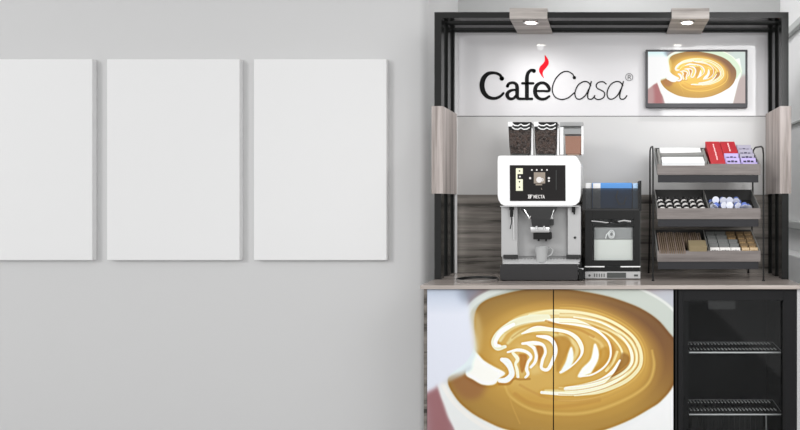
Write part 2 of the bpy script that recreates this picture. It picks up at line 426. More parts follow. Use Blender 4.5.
# coffee
cof = [(448, 378), (454.7, 396.5), (470, 411.8), (491, 423.7), (508, 430), (535, 434.5), (570, 435.5), (596, 432), (612, 427.5), (632, 419), (649, 409.3), (660.5, 401.6), (672, 388), (679, 370), (680, 352), (676, 341), (670, 333.5), (657.7, 319.5), (641, 308.4), (620, 300), (600, 294.5), (570, 289.5), (545, 288), (524, 289.5), (502, 294.4), (486, 300), (477, 308), (474, 321), (474, 346), (466, 362)]
P = np.array(spline(cof, 8, closed=True)); ins = np.zeros((H, W), bool)
for i in range(len(P)):
    x1, y1 = P[i]; x2, y2 = P[(i+1) % len(P)]
    if y1 == y2: continue
    ins ^= ((GY < y1) != (GY < y2)) & (GX < (x2-x1)*(GY-y1)/(y2-y1)+x1)
m = blur(ins.astype(float), .6)
m_cof = blur(ins.astype(float), .6); u = (GX-566)/116; v = (GY-361)/74; rr = np.sqrt(u*u+v*v); ang = np.arctan2(-v, u)
base = np.zeros((H, W, 3)); base[:] = H3('CC9A48')
def lerp(a, bcol, t): return a+(bcol-a)*np.clip(t, 0, 1)[..., None]
base = lerp(base, H3('B5873C'), (rr-.62)/.25)
base = lerp(base, H3('A17736'), (rr-.82)/.2)
side = np.clip(np.cos(ang-.62), 0, 1)**1.5
base = lerp(base, H3('744A2A'), side*np.clip((rr-.70)/.16, 0, 1))
topd = np.clip(np.cos(ang-1.35), 0, 1)**2
base = lerp(base, H3('85622F'), topd*np.clip((rr-.80)/.2, 0, 1)*.8)
base = lerp(base, H3('B78A42'), np.clip(np.cos(ang+1.7), 0, 1)**2*np.clip((rr-.6)/.3, 0, 1)*.7)
img = img*(1-m[..., None])+base*m[..., None]
img0 = img.copy()
poly([(450, 378), (466, 371), (486, 383), (478, 398), (462, 397)], '96603A', 3, .75)
# pale disc
poly([(494, 350), (490, 338), (499, 326), (515, 315), (545, 309), (580, 310), (606, 317), (628, 331), (642, 350), (640, 372), (622, 388), (595, 396), (560, 398), (530, 392), (510, 388), (500, 372)], 'DEB46A', 4, .5)
stroke([(500, 340, 4), (506, 330, 7), (520, 321, 10), (545, 315.5, 11), (572, 316, 9), (597, 321, 6), (616, 331, 6), (630, 343, 8), (635, 356, 9), (631, 369, 9), (616, 381, 9), (594, 389, 9), (565, 392, 6), (545, 391, 3)], 'ECD4A0', 2, .85)
stroke([(508, 343, 3), (516, 335, 5), (530, 330, 6), (548, 332, 5), (560, 338, 4)], 'E4C98C', 2, .8)
poly([(512, 352), (524, 343), (540, 341), (556, 346), (556, 362), (546, 371), (528, 375), (515, 374)], 'E3BE7C', 2, .8)
stroke([(560, 334, 3), (572, 341, 4), (577, 350, 4), (572, 362, 3), (563, 371, 2)], 'E9CD94', 1.6, .8)
stroke([(590, 336, 2), (601, 344, 3), (603, 355, 3), (597, 366, 2)], 'E6C484', 1.6, .6)

poly([(510, 322), (535, 313), (570, 310), (600, 316), (600, 322), (570, 318), (535, 321)], 'E6C690', 2, .8)
# rings
WS = 1.28
stroke([(530, 315.5, 3), (551, 312.2, 4), (574, 312.7, 3.5), (600, 317, 2.4), (620, 326.3, 2.4), (634, 338, 2.4), (640.5, 351.6, 2.8), (640, 366, 2.8), (630, 378, 3), (616, 386, 3), (598, 392.5, 2.2), (574, 395.6, 1.2)], 'F1DEB4', .9, .9)
stroke([(574, 317, 1), (600, 322, 1.2), (618, 333, 1.4), (628, 345, 1.6), (632, 356, 2.6), (629, 367, 3), (618, 378, 4.4), (602, 387, 5), (581, 392, 4.6), (562, 393.6, 3), (541, 392.4, 2.4)], 'FAF0D8', .9, .95)
stroke([(592, 328), (607, 333.5), (619, 345.5), (622.3, 356), (617, 367), (606, 378), (588, 384)], 'F3DDAE', .7, .85, wd=1.6)
stroke([(636.5, 345), (637, 357), (633, 369)], 'F4DFB0', .6, .7, wd=1.2)
stroke([(617, 352), (613, 362), (606, 371)], 'EFD59C', .8, .8, wd=2.2)
poly([(622, 353), (630, 357), (627, 368), (613, 378), (604, 382), (613, 372), (618.5, 363)], '9C6B2C', 1, .85)
poly([(610, 341), (616, 349), (614, 356), (609, 368), (611, 352)], 'B98032', 1, .6)
stroke([(566, 389, 3.4), (586, 386.6, 5.2), (600.5, 382, 5), (612, 372.5, 3), (620, 360, 1.4)], 'FCF6E6', .9, .97)
stroke([(505, 386, 1.4), (511, 397, 1.8), (527, 407.5, 2), (545, 412.5, 2.6), (570, 414, 2.6), (592, 411.5, 2.6), (615, 404, 2.4), (636, 393.5, 2.2), (649, 382, 2), (654, 366, 2), (652, 350, 1)], 'DDB262', 2.4, .6)
stroke([(515, 394), (530, 403), (552, 406.5), (575, 405), (600, 400)], 'C08A3E', 2.2, .55, wd=3)
stroke([(520, 385), (533, 392), (548, 398), (575, 401), (600, 396)], 'C9944A', 1.5, .6, wd=2)
stroke([(508, 390, 1), (512, 405, 1), (520, 424, 1)], 'CC9C50', 1.5, .5)
# outer white hook
stroke([(505, 346.7, 2.6), (497.5, 348, 4), (494, 342, 4.4), (500, 332.5, 5), (513.5, 323.8, 6), (530, 319, 6.5), (548, 317.5, 5)], 'F0E6CF', 1, .92)
stroke([(500, 346, 2), (496, 345, 3), (496, 340, 3), (502, 331, 3.4), (514, 324, 2.4)], 'FFFFFF', .9, .9)
stroke([(545, 320, 1), (556, 320.6, 4), (570.5, 321.5, 5.4), (582, 324.2, 4.4), (592, 328, 2.6), (601, 333.8, 1.9), (608.5, 342, 1.7), (610.8, 351.6, 1.6), (609, 360, 1.6), (603, 368, 1.6), (592, 374.6, 1.4), (580, 376.6, 1.2)], 'FBF2DE', .7, .95)
stroke([(546, 321), (562, 326), (580, 330), (594, 337)], 'C48A3E', 1, .6, wd=2)
def offs(pts, d):
    S = spline(pts, 6); out = []
    for i, p in enumerate(S):
        t = S[min(i+1, len(S)-1)][:2]-S[max(i-1, 0)][:2]; t = t/(np.linalg.norm(t)+1e-9); out.append((p[0]-t[1]*d, p[1]+t[0]*d))
    return out[::4]
WS = 1.0
ringc = [(560, 311), (580, 312), (600, 317), (620, 326.3), (634, 338), (640.5, 351.6), (640, 366), (630, 378), (616, 386), (598, 393), (574, 397), (550, 396)]
for d_, c_, w_, al in ((-3.6, 'D9AE62', 1.4, .7), (2.4, 'C8924A', 1.0, .8), (4.6, 'F6E6C2', 1.4, .8), (6.8, 'CF9C54', 1.0, .8), (9.0, 'F4E2BA', 1.5, .7), (11.4, 'CC9850', 1.2, .6), (-6.5, 'C7974C', 1.4, .5)):
    o_ = offs(ringc, d_); n_ = len(o_); stroke([(p[0], p[1], w_*max(.15, math.sin(PI*(i+.3)/n_))**.6) for i, p in enumerate(o_)], c_, 1.2, al)
stroke([(505, 333), (515, 327), (530, 323), (548, 322)], 'D9B678', 1.0, .6, wd=1.2)
stroke([(512, 338), (522, 331), (536, 326), (552, 325), (570, 327)], 'C99A56', 1.2, .6, wd=1.4)
WS = 1.15
# inner arcs
stroke([(522, 333.6, 1.2), (535.6, 328.8, 4.6), (549.6, 329.3, 3.4), (566, 331.8, 3), (576, 337.5, 3.6), (581.3, 346, 3.6), (581.6, 354, 2.2), (576, 362, 1.4), (568, 368.6, 1.4), (560, 372.4, 1.6)], 'FAF0DA', .7, .95)
poly([(553, 338), (566, 336), (571, 343), (568, 352), (561, 366), (557, 372), (556, 362), (558, 350)], 'B98434', 1, .8)
poly([(571.6, 347), (573.6, 356), (570.5, 366.8), (560, 373.4), (565.6, 362), (569, 351)], 'F4F3F0', .7)
poly([(594.6, 343.5), (598.6, 351.6), (598, 360), (592, 371.5), (589, 374), (578, 377.2), (582, 368.5), (590.7, 359)], 'FBFAF2', .7)
poly([(600, 350), (607, 347), (609, 358), (602, 367), (593, 372), (599, 361)], 'C18A32', .9, .75)
stroke([(537, 336, 1.6), (548, 337.8, 4), (553.6, 343, 3.6), (555.6, 351, 3.4), (552.5, 361, 3.2), (547.6, 369.4, 3), (541.6, 368, 2.6), (542.6, 360, 2.6), (545.4, 352, 2.4), (542.6, 345, 2.8), (534, 343, 3.6), (522, 343.6, 2)], 'FBF6EA', .7, .97)
stroke([(527, 344, 1.4), (534, 348, 3.2), (536.4, 355, 3), (535, 362, 2.6), (530.6, 367.4, 2.2)], 'FBF4E6', .7, .97)
stroke([(507.7, 352.2, 1.6), (518, 350, 2.8), (526.6, 352, 2.8), (531, 357, 2.6), (527.6, 363, 2.8), (526.6, 369, 3), (528, 374, 2.6), (525.4, 377.6, 2)], 'FBF4E6', .7, .97)
stroke([(513, 353, 2.6), (517.6, 359, 3.4), (515.6, 364, 2.4), (517, 370, 2.8), (518, 377, 2.6)], 'F7EAD0', .7, .95)
poly([(519, 354), (526, 354.5), (527, 360), (522.5, 373), (519.5, 366), (519.8, 358)], 'B5742C', .8, .85)
poly([(536, 346.5), (542, 346.5), (543.4, 352), (539.5, 361), (538.4, 366), (538.2, 356)], 'B5742C', .8, .85)
stroke([(502, 359.6, 3.4), (507, 362, 6), (510.6, 368, 5), (511.6, 374.6, 5), (506.5, 379.8, 5), (499.6, 380.6, 3.6)], 'F6F3F4', .7, .98)
stroke([(503, 366), (508, 373)], 'C88A4A', .8, .5, wd=1)
stroke([(499, 384.5), (509, 384), (514, 379), (520, 379.5), (530, 379)], 'B07A32', 1.2, .6, wd=1.8)
# milk jug and milk
poly([(472, 350), (476.5, 352.5), (484, 360.5), (494, 366.6), (505, 373), (500, 378), (494, 384.4), (482.6, 384.6), (472.8, 379.4), (466, 374.8), (467, 366)], 'FFFDF8', .7)
img_before = img.copy()
poly([(395, 275), (467, 280), (464, 290), (469, 305), (471, 320), (476, 338), (477, 352), (473.4, 361), (471, 370), (463, 373), (451, 377), (440, 384), (430, 391), (395, 402)], 'E5E9F5', 1.8)
g = np.clip((GX-395)/80, 0, 1)
mk = np.clip((315-GY)/28, 0, 1)*blur(((GX < 470-(GY-300)*-.05) & (GX < 466)).astype(float), 3)
put(mk*.75, 'B4C2D6'); 
poly([(472, 312), (478, 314), (482, 330), (480, 352), (475, 350)], 'DDBE8C', 2.2, .5)
poly([(466, 286), (480, 287), (470, 300), (465, 304), (458, 292)], '8790A2', 3, .7)
poly([(440, 384), (462, 371), (471, 366), (468, 372), (452, 380)], 'C9CCD8', 1.6, .6)
cm_ = m_cof[..., None]; img = img+cm_*.75*(img-blur(img, 1.6))+cm_*.35*(img-blur(img, .7))
img = img*(1+cm_*(np.array((1.0, 1.035, 1.0))-1))
img = np.clip(img+np.random.RandomState(3).normal(0, .6, img.shape), 0, 255)
def art(px, py):
    """bilinear lookup, returns linear rgb arrays"""
    fx = np.clip((px-ax0)*SS-.5, 0, W-1.001); fy = np.clip((py-ay0)*SS-.5, 0, H-1.001)
    i, j = fx.astype(int), fy.astype(int); a, bb = (fx-i)[..., None], (fy-j)[..., None]
    return img[j, i]*(1-a)*(1-bb)+img[j, i+1]*a*(1-bb)+img[j+1, i]*(1-a)*bb+img[j+1, i+1]*a*bb
def lin(c):
    c = np.clip(c, 0, 255)/255.0
    return np.where(c <= .04045, c/12.92, ((c+.055)/1.055)**2.4)
def vcol_mat(name, rough=.3, emit=0, gain=1):
    m = bpy.data.materials.new(name); m.use_nodes = True; nt = m.node_tree; b = nt.nodes['Principled BSDF']
    a = nt.nodes.new('ShaderNodeVertexColor'); a.layer_name = 'print'
    if emit:
        b.inputs['Base Color'].default_value = (.01, .01, .01, 1); b.inputs['Specular IOR Level'].default_value = .12
        nt.links.new(a.outputs[0], b.inputs['Emission Color']); b.inputs['Emission Strength'].default_value = emit
    else: nt.links.new(a.outputs[0], b.inputs['Base Color'])
    b.inputs['Roughness'].default_value = rough; return m
def printed(name, x0, x1, z0, z1, y, depth, nx, nz, fcol, mats, parent):
    """a board whose front face is a fine grid that carries a printed picture"""
    xs = np.linspace(x0, x1, nx); zs_ = np.linspace(z0, z1, nz); XX, ZZ = np.meshgrid(xs, zs_)
    vs = np.stack([XX.ravel(), np.full(XX.size, y), ZZ.ravel()], 1)
    idx = np.arange(nx*nz).reshape(nz, nx)
    faces = np.stack([idx[:-1, :-1].ravel(), idx[:-1, 1:].ravel(), idx[1:, 1:].ravel(), idx[1:, :-1].ravel()], 1).tolist()
    n0 = len(vs); ext = [(x0, y+depth, z0), (x1, y+depth, z0), (x1, y+depth, z1), (x0, y+depth, z1), (x0, y, z0), (x1, y, z0), (x1, y, z1), (x0, y, z1)]
    vs = np.vstack([vs, ext]); nf = len(faces)
    a, b_, c_, d_, e, f_, g_, h = range(n0, n0+8)
    faces += [(a, d_, c_, b_), (e, a, b_, f_), (f_, b_, c_, g_), (g_, c_, d_, h), (h, d_, a, e)]
    o0 = wloc(parent); vs = vs-np.array(o0)
    me = bpy.data.meshes.new(name); me.from_pydata(vs.tolist(), [], faces)
    for mm in mats: me.materials.append(mm)
    mi = np.zeros(len(faces), int); mi[nf:] = 1; me.polygons.foreach_set('material_index', mi)
    ca = me.color_attributes.new('print', 'FLOAT_COLOR', 'POINT')
    col = np.ones((len(vs), 4), np.float32); col[:n0, :3] = fcol(XX.ravel(), ZZ.ravel())
    ca.data.foreach_set('color', col.ravel()); me.update()
    o = bpy.data.objects.new(name, me); C.objects.link(o); o.parent = parent; return o

# ------------------------------------------------------------------ television
YT = YB-.04
tv = thing('television', (PX(697, YT), YB, PZ(107, YT)), 'wall-mounted flat screen showing a latte cup, at the upper right of the kiosk back wall', 'television')
x0, x1, z0, z1 = PX(645.6, YT), PX(747.6, YT), PZ(107.6, YT), PZ(49.6, YT)
sx0, sx1, sz0, sz1 = PX(648, YT), PX(745.4, YT), PZ(103.2, YT), PZ(51.6, YT)
MT = mat('tv_bezel', (.05, .05, .055, 1), .4, spec=.3)
b = MB(); b.box(x0, x1, YT, YB-.012, sz1, z1, .002); b.box(x0, x1, YT, YB-.012, z0, sz0, .002); b.box(x0, sx0, YT, YB-.012, sz0-.003, sz1+.003, .001); b.box(sx1, x1, YT, YB-.012, sz0-.003, sz1+.003, .001)
b.build('bezel', MT, tv)
MB().box(x0+.03, x1-.03, YB-.012, YB-.0003, z0+.03, z1-.03).build('housing', M['blackedge'], tv)
M['screen'] = vcol_mat('tv_picture', .15, emit=.92)
def tvcol(X, Z):
    px = VX+X*F/(D+YT); py = VY-(Z-CZ)*F/(D+YT)
    c = art(449+(px-661)/.326, 379+(py-80)/.316)
    c = (c-128)*1.3+128+14; l_ = c.mean(-1, keepdims=True); c = l_+(c-l_)*1.1; c = np.clip(c*np.array((.98, 1.02, .9))+np.array((0, 0, 10)), 0, 255)
    return lin(c)
printed('screen', sx0, sx1, sz0, sz1, YT+.003, .02, 300, 160, tvcol, [M['screen'], M['blackedge']], tv)

# ------------------------------------------------------------------ worktop and cabinets
top = MB().box(XL-.004, XR+.004, -.2487, YB+.03, ZC-.018, ZC, .002).build('worktop', M['top'], origin=(0, 0, ZC-.018))
tag(top, 'long pale wooden worktop running over the cabinet and the cooler', 'worktop')
YF = -.225; k = (D+YF)/F
FX = lambda p: (p-VX)*k
FZ = lambda p: CZ+(VY-p)*k
ZU = ZC-.019
cab = thing('base_cabinet', (FX(550), .05, 0), 'base cabinet with two doors printed with a big cup of latte art', 'cabinet')
b = MB(); b.box(FX(423.8), FX(426.8), YF, YB+.01, .0, ZU); b.build('side_panel', M['oakdark'], cab)
b = MB(); b.box(FX(426.9), FX(674), YF+.024, YB+.01, .10, ZU); b.box(FX(428), FX(673), YF+.07, YB, 0, .10); b.build('body', M['dark'], cab)
M['print'] = vcol_mat('printed_board', .35)
def dcol(X, Z):
    return lin(art(VX+X/k, VY-(Z-CZ)/k))
for a, bb in ((427.2, 552.9), (554.0, 673.3)):
    printed('door', FX(a), FX(bb), .10, ZU-.003, YF, .02, int((bb-a)*2.2), 380, dcol, [M['print'], M['blackedge']], cab)

fr = thing('display_cooler', (FX(735), .05, 0), 'black glass-door drinks cooler under the worktop, beside the latte doors', 'refrigerator')
X0, X1 = FX(674.6), FX(796.8); IX0, IX1 = PX(686.5, -.1), .858
b = MB()
b.box(X0, IX0, -.17, YB+.01, .02, ZU-.002); b.box(IX1, X1, -.17, YB+.01, .02, ZU-.002); b.box(IX0, IX1, YB-.01, YB+.01, .02, ZU-.002)
b.box(IX0, IX1, -.17, YB-.01, ZU-.05, ZU-.002); b.box(IX0, IX1, -.17, YB-.01, .02, .08)
b.build('housing', M['fridge'], fr)
dz0, dz1 = .03, ZU-.004
b = MB(); fx0, fx1 = FX(678.4), FX(784.5)
b.box(FX(675.2), fx0-.004, YF+.004, -.172, dz0, dz1, .002); b.build('hinge_rail', M['blackedge'], fr)
b = MB()
b.box(fx0, FX(683), YF, -.172, dz0, dz1, .002); b.box(FX(783.6), X1, YF, -.172, dz0, dz1, .002)
b.box(FX(683), FX(783.6), YF, -.172, dz1-.05, dz1, .001); b.box(FX(683), FX(783.6), YF, -.172, dz0, dz0+.06, .001)
door = b.build('door', M['fridge'], fr)
MB().box(FX(683), FX(783.6), YF+.012, YF+.018, dz0+.06, dz1-.05).build('glass_pane', M['doorglass'], door)
MB().box(FX(782.6), FX(784), YF-.0015, YF+.002, dz0+.06, dz1-.055).build('seal', M['blackedge'], door)
MB().box(FX(709), FX(736), YF+.0185, YF+.0195, FZ(310), FZ(300)).build('maker_plate', mat('dull_plate', (.012, .012, .012, 1), .6), door)
M['wire'] = mat('shelf_wire', (.72, .72, .72, 1), .4, metal=.2)
M['wire2'] = mat('shelf_wire_dim', (.30, .30, .30, 1), .45, metal=.2)
for z in (.576, .275):
    x0, x1 = PX(689.2, -.1), .8455
    MB().cyl((x0, -.1, z), (x1, -.1, z), .0042, 8).build('front_bar', M['wire'], fr)
    b = MB(); b.cyl((x0, .15, z), (x1+.008, .15, z), .0016, 8)
    b.cyl((x1, -.0955, z), (x1+.008, .15, z), .0022, 6); b.cyl((x0, -.0955, z), (x0, .15, z), .0012, 6)
    sh = b.build('wire_shelf', M['wire2'], fr)
    b = MB(); b2 = MB(); thin = MB()
    for i in range(1, 26):
        x = x0+(x1-x0)*i/26
        for mb_, ya, yb in ((b, -.03, .0), (b2, .10, .135)): mb_.cyl((x, ya, z), (x-.004, yb, z), .0030, 6)
        thin.cyl((x, -.095, z-.0042), (x, .15, z-.0042), .0007, 5)
    b.build('coated_rods', M['wire'], sh); b2.build('coated_rods', M['wire'], sh); thin.build('thin_rods', M['trayin'], sh)  # short, thicker pale lengths over each thin dark rod
b = MB(); b.cyl((PX(766.2, -.09), -.09, .085), (PX(766.2, -.09), -.09, .268), .0035, 8); b.build('support_rod', M['wire2'], fr)
b = MB()
for i in range(14):
    x = PX(692+i*5.3, .1); b.box(x, x+.012, .10, .104, .085, .255)
b.box(PX(690, .1), PX(762, .1), .104, .108, .085, .25); b.build('air_grille', M['dark'], fr)
sp_ = MB().box(FX(797.1), FX(800.5), YF, YB+.01, 0, ZU-.001).build('end_panel', mat('pale_grey_board', (.55, .55, .55, 1), .5), origin=(FX(798), 0, 0))
tag(sp_, 'narrow pale grey end board closing the counter to the right of the black cooler', 'panel')

# ------------------------------------------------------------------ round tray at the left
dr = thing('round_tray', (-.645, -.068, ZC), 'low round tray with a dark inner wall on the worktop left of the coffee machine', 'tray')
MB().lathe(-.645, -.068, [(.0985, ZC+.0135), (.094, ZC+.001), (.0935, ZC+.001), (.0975, ZC+.0136)], 48, cap=False).build('inner_wall', M['blackedge'], dr, smooth=True)
MB().lathe(-.645, -.068, [(.098, ZC+.0005), (.1035, ZC+.011), (.104, ZC+.0132), (.1025, ZC+.0142), (.099, ZC+.0138)], 48, cap=False).build('outer_rim', M['steel'], dr, smooth=True)
MB().lathe(-.645, -.068, [(.0935, ZC+.0004), (.0935, ZC+.0015)], 48).build('base', M['top'], dr)

# ------------------------------------------------------------------ coffee machine
YM = -.07; q = (D+YM)/F
mx = lambda p, y=YM: PX(p, y)
mz = lambda p, y=YM: PZ(p, y)
cm = thing('coffee_machine', (mx(541), .08, ZC), 'white automatic coffee machine with a black touch screen and three hoppers on top', 'coffee machine')
# rear column / cabinet
def opx(p, y, y2): return p
b = MB()
b.box(mx(501.5, .0), mx(580.5, .0), .02, .26, ZC+.012, mz(205, 0), .006); b.build('body', M['silver'], cm)
# recess side columns
for a, bb, m_ in ((501.2, 517.5, 'silver2'), (567.5, 580.8, 'silver2')):
    MB().box(mx(a, -.03), mx(bb, -.03), -.03, .0195, mz(257, -.03), mz(206.2, -.03), .004).build('front_column', M[m_], cm)
MB().box(mx(518.2, .01), mx(566.8, .01), .008, .0198, mz(256, .01), mz(207, .01)).build('splash_plate', M['silver'], cm)
# head housing
hp = [(497.8, 157), (498.5, 155.9), (500, 155.6), (574.5, 155.6), (576.6, 156.6), (580.2, 162.6), (580.8, 165), (580.6, 196), (579, 202), (575.5, 205), (572, 205.8), (504.5, 205.8), (500.8, 204), (498.4, 200), (497.6, 196), (497.6, 161)]
b = MB(); b.prism([(mx(a), mz(c)) for a, c in hp], YM, .22, 'Y', bev=.003); head = b.build('head_housing', M['white'], cm)
MB().box(mx(500), mx(579), YM+.004, .2, mz(206.6), mz(205.9)).build('chrome_lip', M['chrome'], cm)
scr = MB().prism([(mx(509.8), mz(165.2)), (mx(565.4), mz(165.2)), (mx(565.6), mz(201)), (mx(510), mz(201))], YM-.003, YM-.0005, bev=.0008).build('touch_screen', mat('screen_glass', (.012, .010, .010, 1), .12, spec=.25), head)
UI = lambda x, y: (mx(510+x/11.63), mz(165+y/11.63))
YS = YM-.0032
M['ui_cream'] = mat('ui_cream', (.5, .5, .4, 1), .5, emit='E0DFBE', estr=.6)
M['ui_dot'] = mat('ui_light', (.4, .4, .4, 1), .5, emit='D8D0CC', estr=.6)
M['ui_pic'] = mat('ui_picture', (.2, .17, .14, 1), .5, emit='857669', estr=.5)
def uirect(mb, x0, y0, x1, y1, th=.0004): 
    (a, c), (d, e) = UI(x0, y0), UI(x1, y1); mb.box(a, d, YS-th, YS, e, c)
b = MB(); uirect(b, 70, 38, 150, 105); uirect(b, 70, 105, 88, 165); uirect(b, 70, 165, 150, 300)
b.build('menu_tiles', M['ui_cream'], scr)
for y in (70, 195, 258):
    b = MB(); disc(b, 112, y, 9, YS-.0005, UI, .0003); b.build('menu_icon', M['ink'], scr)
for x, y, r_ in ((255, 58, 10), (312, 58, 10), (371, 58, 10), (431, 58, 10), (235, 153, 13), (453, 153, 13), (453, 185, 11), (116, 135, 11)):
    b = MB(); disc(b, x, y, r_, YS, UI, .0004); b.build('button', M['ui_dot'], scr)
b = MB(); uirect(b, 278, 85, 410, 215); b.build('drink_picture', M['ui_pic'], scr)
b = MB(); uirect(b, 300, 222, 375, 236); b.build('drink_caption', M['ui_pic'], scr)
b = MB(); disc(b, 340, 172, 34, YS-.0005, UI, .0003, 24); ribbon(b, [(365, 162), (384, 160), (384, 184), (362, 188)], 9, YS-.0005, UI, .0003)
b.build('cup_symbol', M['ui_dot'], scr)
b = MB(); ribbon(b, [(365, 270), (372, 285)], 6, YS, UI, .0003); b.build('tick_mark', M['ui_pic'], scr)
b = MB(); uirect(b, 535, 60, 540, 290); b.build('slider', M['mid'], scr)
# maker's name on the screen
b = MB()
def U(pts, w_=6.5):
    for p_, q_ in zip(pts, pts[1:]): ribbon(b, [p_, q_], w_, YS, UI, .0004, smooth=False)
U([(212, 350), (262, 350)], 8); U([(222, 350), (216, 386)], 9); U([(240, 350), (232, 386)], 9); U([(216, 368), (250, 368)], 8); U([(246, 352), (240, 386)], 8); U([(212, 386), (240, 386)], 7)
x = 278
U([(x, 386), (x, 350), (x+18, 386), (x+18, 350)]); x = 306
U([(x+16, 351), (x, 351), (x, 385), (x+16, 385)]); U([(x, 368), (x+13, 368)]); x = 332
U([(x+17, 353), (x+4, 351), (x, 360), (x, 376), (x+4, 385), (x+17, 383)]); x = 356
U([(x, 351), (x+20, 351)]); U([(x+10, 351), (x+10, 386)]); x = 382
U([(x, 386), (x+10, 350), (x+20, 386)]); U([(x+4, 374), (x+16, 374)])
b.build('maker_name', M['ui_dot'], scr)
# spout
b = MB()
b.loft([[(mx(a, y), y, mz(c, y)) for a, c, y in ((520, 207, YM+.012), (557.5, 207, YM+.012), (557.5, 207, .0), (520, 207, .0))],
        [(mx(a, y), y, mz(c, y)) for a, c, y in ((522, 211, YM+.010), (555.5, 211, YM+.010), (555.5, 211, .0), (522, 211, .0))],
        [(mx(a, y), y, mz(c, y)) for a, c, y in ((531, 219, YM+.008), (550, 219, YM+.008), (550, 219, .0), (531, 219, .0))],
        [(mx(a, y), y, mz(c, y)) for a, c, y in ((532, 226, YM+.010), (549.5, 226, YM+.010), (549.5, 226, .0), (532, 226, .0))]])
b.box(mx(549.5), mx(553), YM+.014, -.01, mz(225.5), mz(219.5))
b.build('brew_hood', M['dark'], cm)
for xa, xb in ((524, 529.5), (554, 551)):
    MB().cyl((mx(xa), YM+.006, mz(209.5)), (mx(xb), YM+.006, mz(218.5)), .0022, 8).build('chrome_arm', M['chrome'], cm)
MB().cyl((mx(529), YM+.004, mz(219)), (mx(530.5), YM+.004, mz(216)), .004, 10).build('chrome_tip', M['chrome'], cm)
MB().cyl((mx(552.5), YM+.004, mz(219)), (mx(551.5), YM+.004, mz(216)), .004, 10).build('chrome_tip', M['chrome'], cm)
b = MB(); b.box(mx(530.3), mx(549.2), YM+.012, .004, mz(232.8), mz(227), .003); b.cyl((mx(536.5), YM+.011, mz(229.5)), (mx(536.5), YM+.011, mz(226)), .006, 10); b.cyl((mx(544), YM+.011, mz(229.5)), (mx(544), YM+.011, mz(226)), .006, 10)
b.build('milk_block', M['steel'], cm, smooth=True)
b = MB(); b.box(mx(532.8), mx(550.8), YM+.018, .006, mz(239.6), mz(233), .002); b.cyl((mx(538), YM+.03, mz(239.6)), (mx(538), YM+.03, mz(241.6)), .005, 10); b.cyl((mx(545.5), YM+.03, mz(239.6)), (mx(545.5), YM+.03, mz(241.6)), .005, 10)
b.build('spout', M['blackedge'], cm)
# steam wand and lever
b = MB(); b.cyl((mx(511), YM+.02, mz(217)), (mx(511), YM+.02, mz(209)), .008, 12); b.cyl((mx(511), YM+.02, mz(210)), (mx(511), YM+.02, mz(206)), .011, 12)
b.tube([(mx(511), YM+.014, mz(216)), (mx(511.3), YM+.012, mz(222)), (mx(509.8), YM+.012, mz(229))], .0026, 8); b.build('wand_joint', M['blackedge'], cm)
b = MB(); b.tube([(mx(512.5), YM+.03, mz(215)), (mx(513), YM+.03, mz(225)), (mx(513.2), YM+.03, mz(240))], .0032, 8); b.build('steam_wand', M['chrome'], cm, smooth=True)
b = MB(); b.box(mx(571.6), mx(575), YM+.02, YM+.04, mz(212.5), mz(206.5), .003); b.cyl((mx(574), YM+.03, mz(214.5)), (mx(574), YM+.03, mz(211)), .004, 8); b.build('lever', M['blackedge'], cm)
b = MB(); b.cyl((mx(575, -.03), -.034, mz(237.6, -.03)), (mx(575, -.03), -.029, mz(237.6, -.03)), .006, 14); b.build('power_button', M['blackedge'], cm)
for a, bb in ((503.4, 518), (566.2, 580.6)):
    MB().box(mx(a, -.04), mx(bb, -.04), -.045, -.031, mz(258.6, -.04), mz(254.8, -.04), .002).build('tray_clip', M['dark'], cm)
# drip tray: sloping bright top, dark front
M['traybright'] = mat('bright_steel', (.72, .72, .72, 1), .25, metal=.35)
b = MB(); b.prism([(-.058, mz(264.8)), (-.066, mz(263.9)), (-.034, mz(259.2, -.03)), (.018, mz(258.6, 0)), (.018, ZC+.03), (-.058, ZC+.03)], mx(502.5), mx(579.6), 'X', bev=.002)
dt = b.build('drip_tray', M['traybright'], cm)
b = MB()
for i in range(22):
    x = mx(506)+i*(mx(575)-mx(506))/21; b.obox((x, -.046, mz(261.2)+.001), (.0022, 0, 0), (0, .011, .0088), (0, -.0004, .0005))
b.build('slots', M['traybright'], dt)
fp = [(500, 266.5), (501, 264.6), (577.5, 264.6), (578, 266), (578, 279), (577, 280.4), (500.6, 280.4), (500, 279)]
M['basegrey'] = mat('charcoal_satin', (.030, .029, .030, 1), .35, spec=.35)
b = MB(); b.prism([(mx(a), mz(c)) for a, c in fp], YM-.002, .02, 'Y', bev=.003); b.build('base_front', M['basegrey'], cm)
b = MB(); b.box(mx(578.4), mx(584), YM+.004, .1, mz(280.2), mz(268), .003); b.cyl((mx(580.5), YM-.006, mz(271)), (mx(580.5), YM+.004, mz(271)), .012, 16); b.box(mx(578), mx(581.5), YM+.01, .02, mz(268), mz(262.5), .003); b.build('side_box', M['blackedge'], cm)
MB().box(mx(579.5), mx(583.5), YM-.0005, YM+.0045, mz(269.5), mz(268.2)).build('chrome_tab', M['chrome'], cm)
for x in (504, 571):
    for y in (-.045, .2):
        MB().cyl((mx(x), y, ZC), (mx(x), y, ZC+.014), .011, 14).build('foot', M['blackedge'], cm)

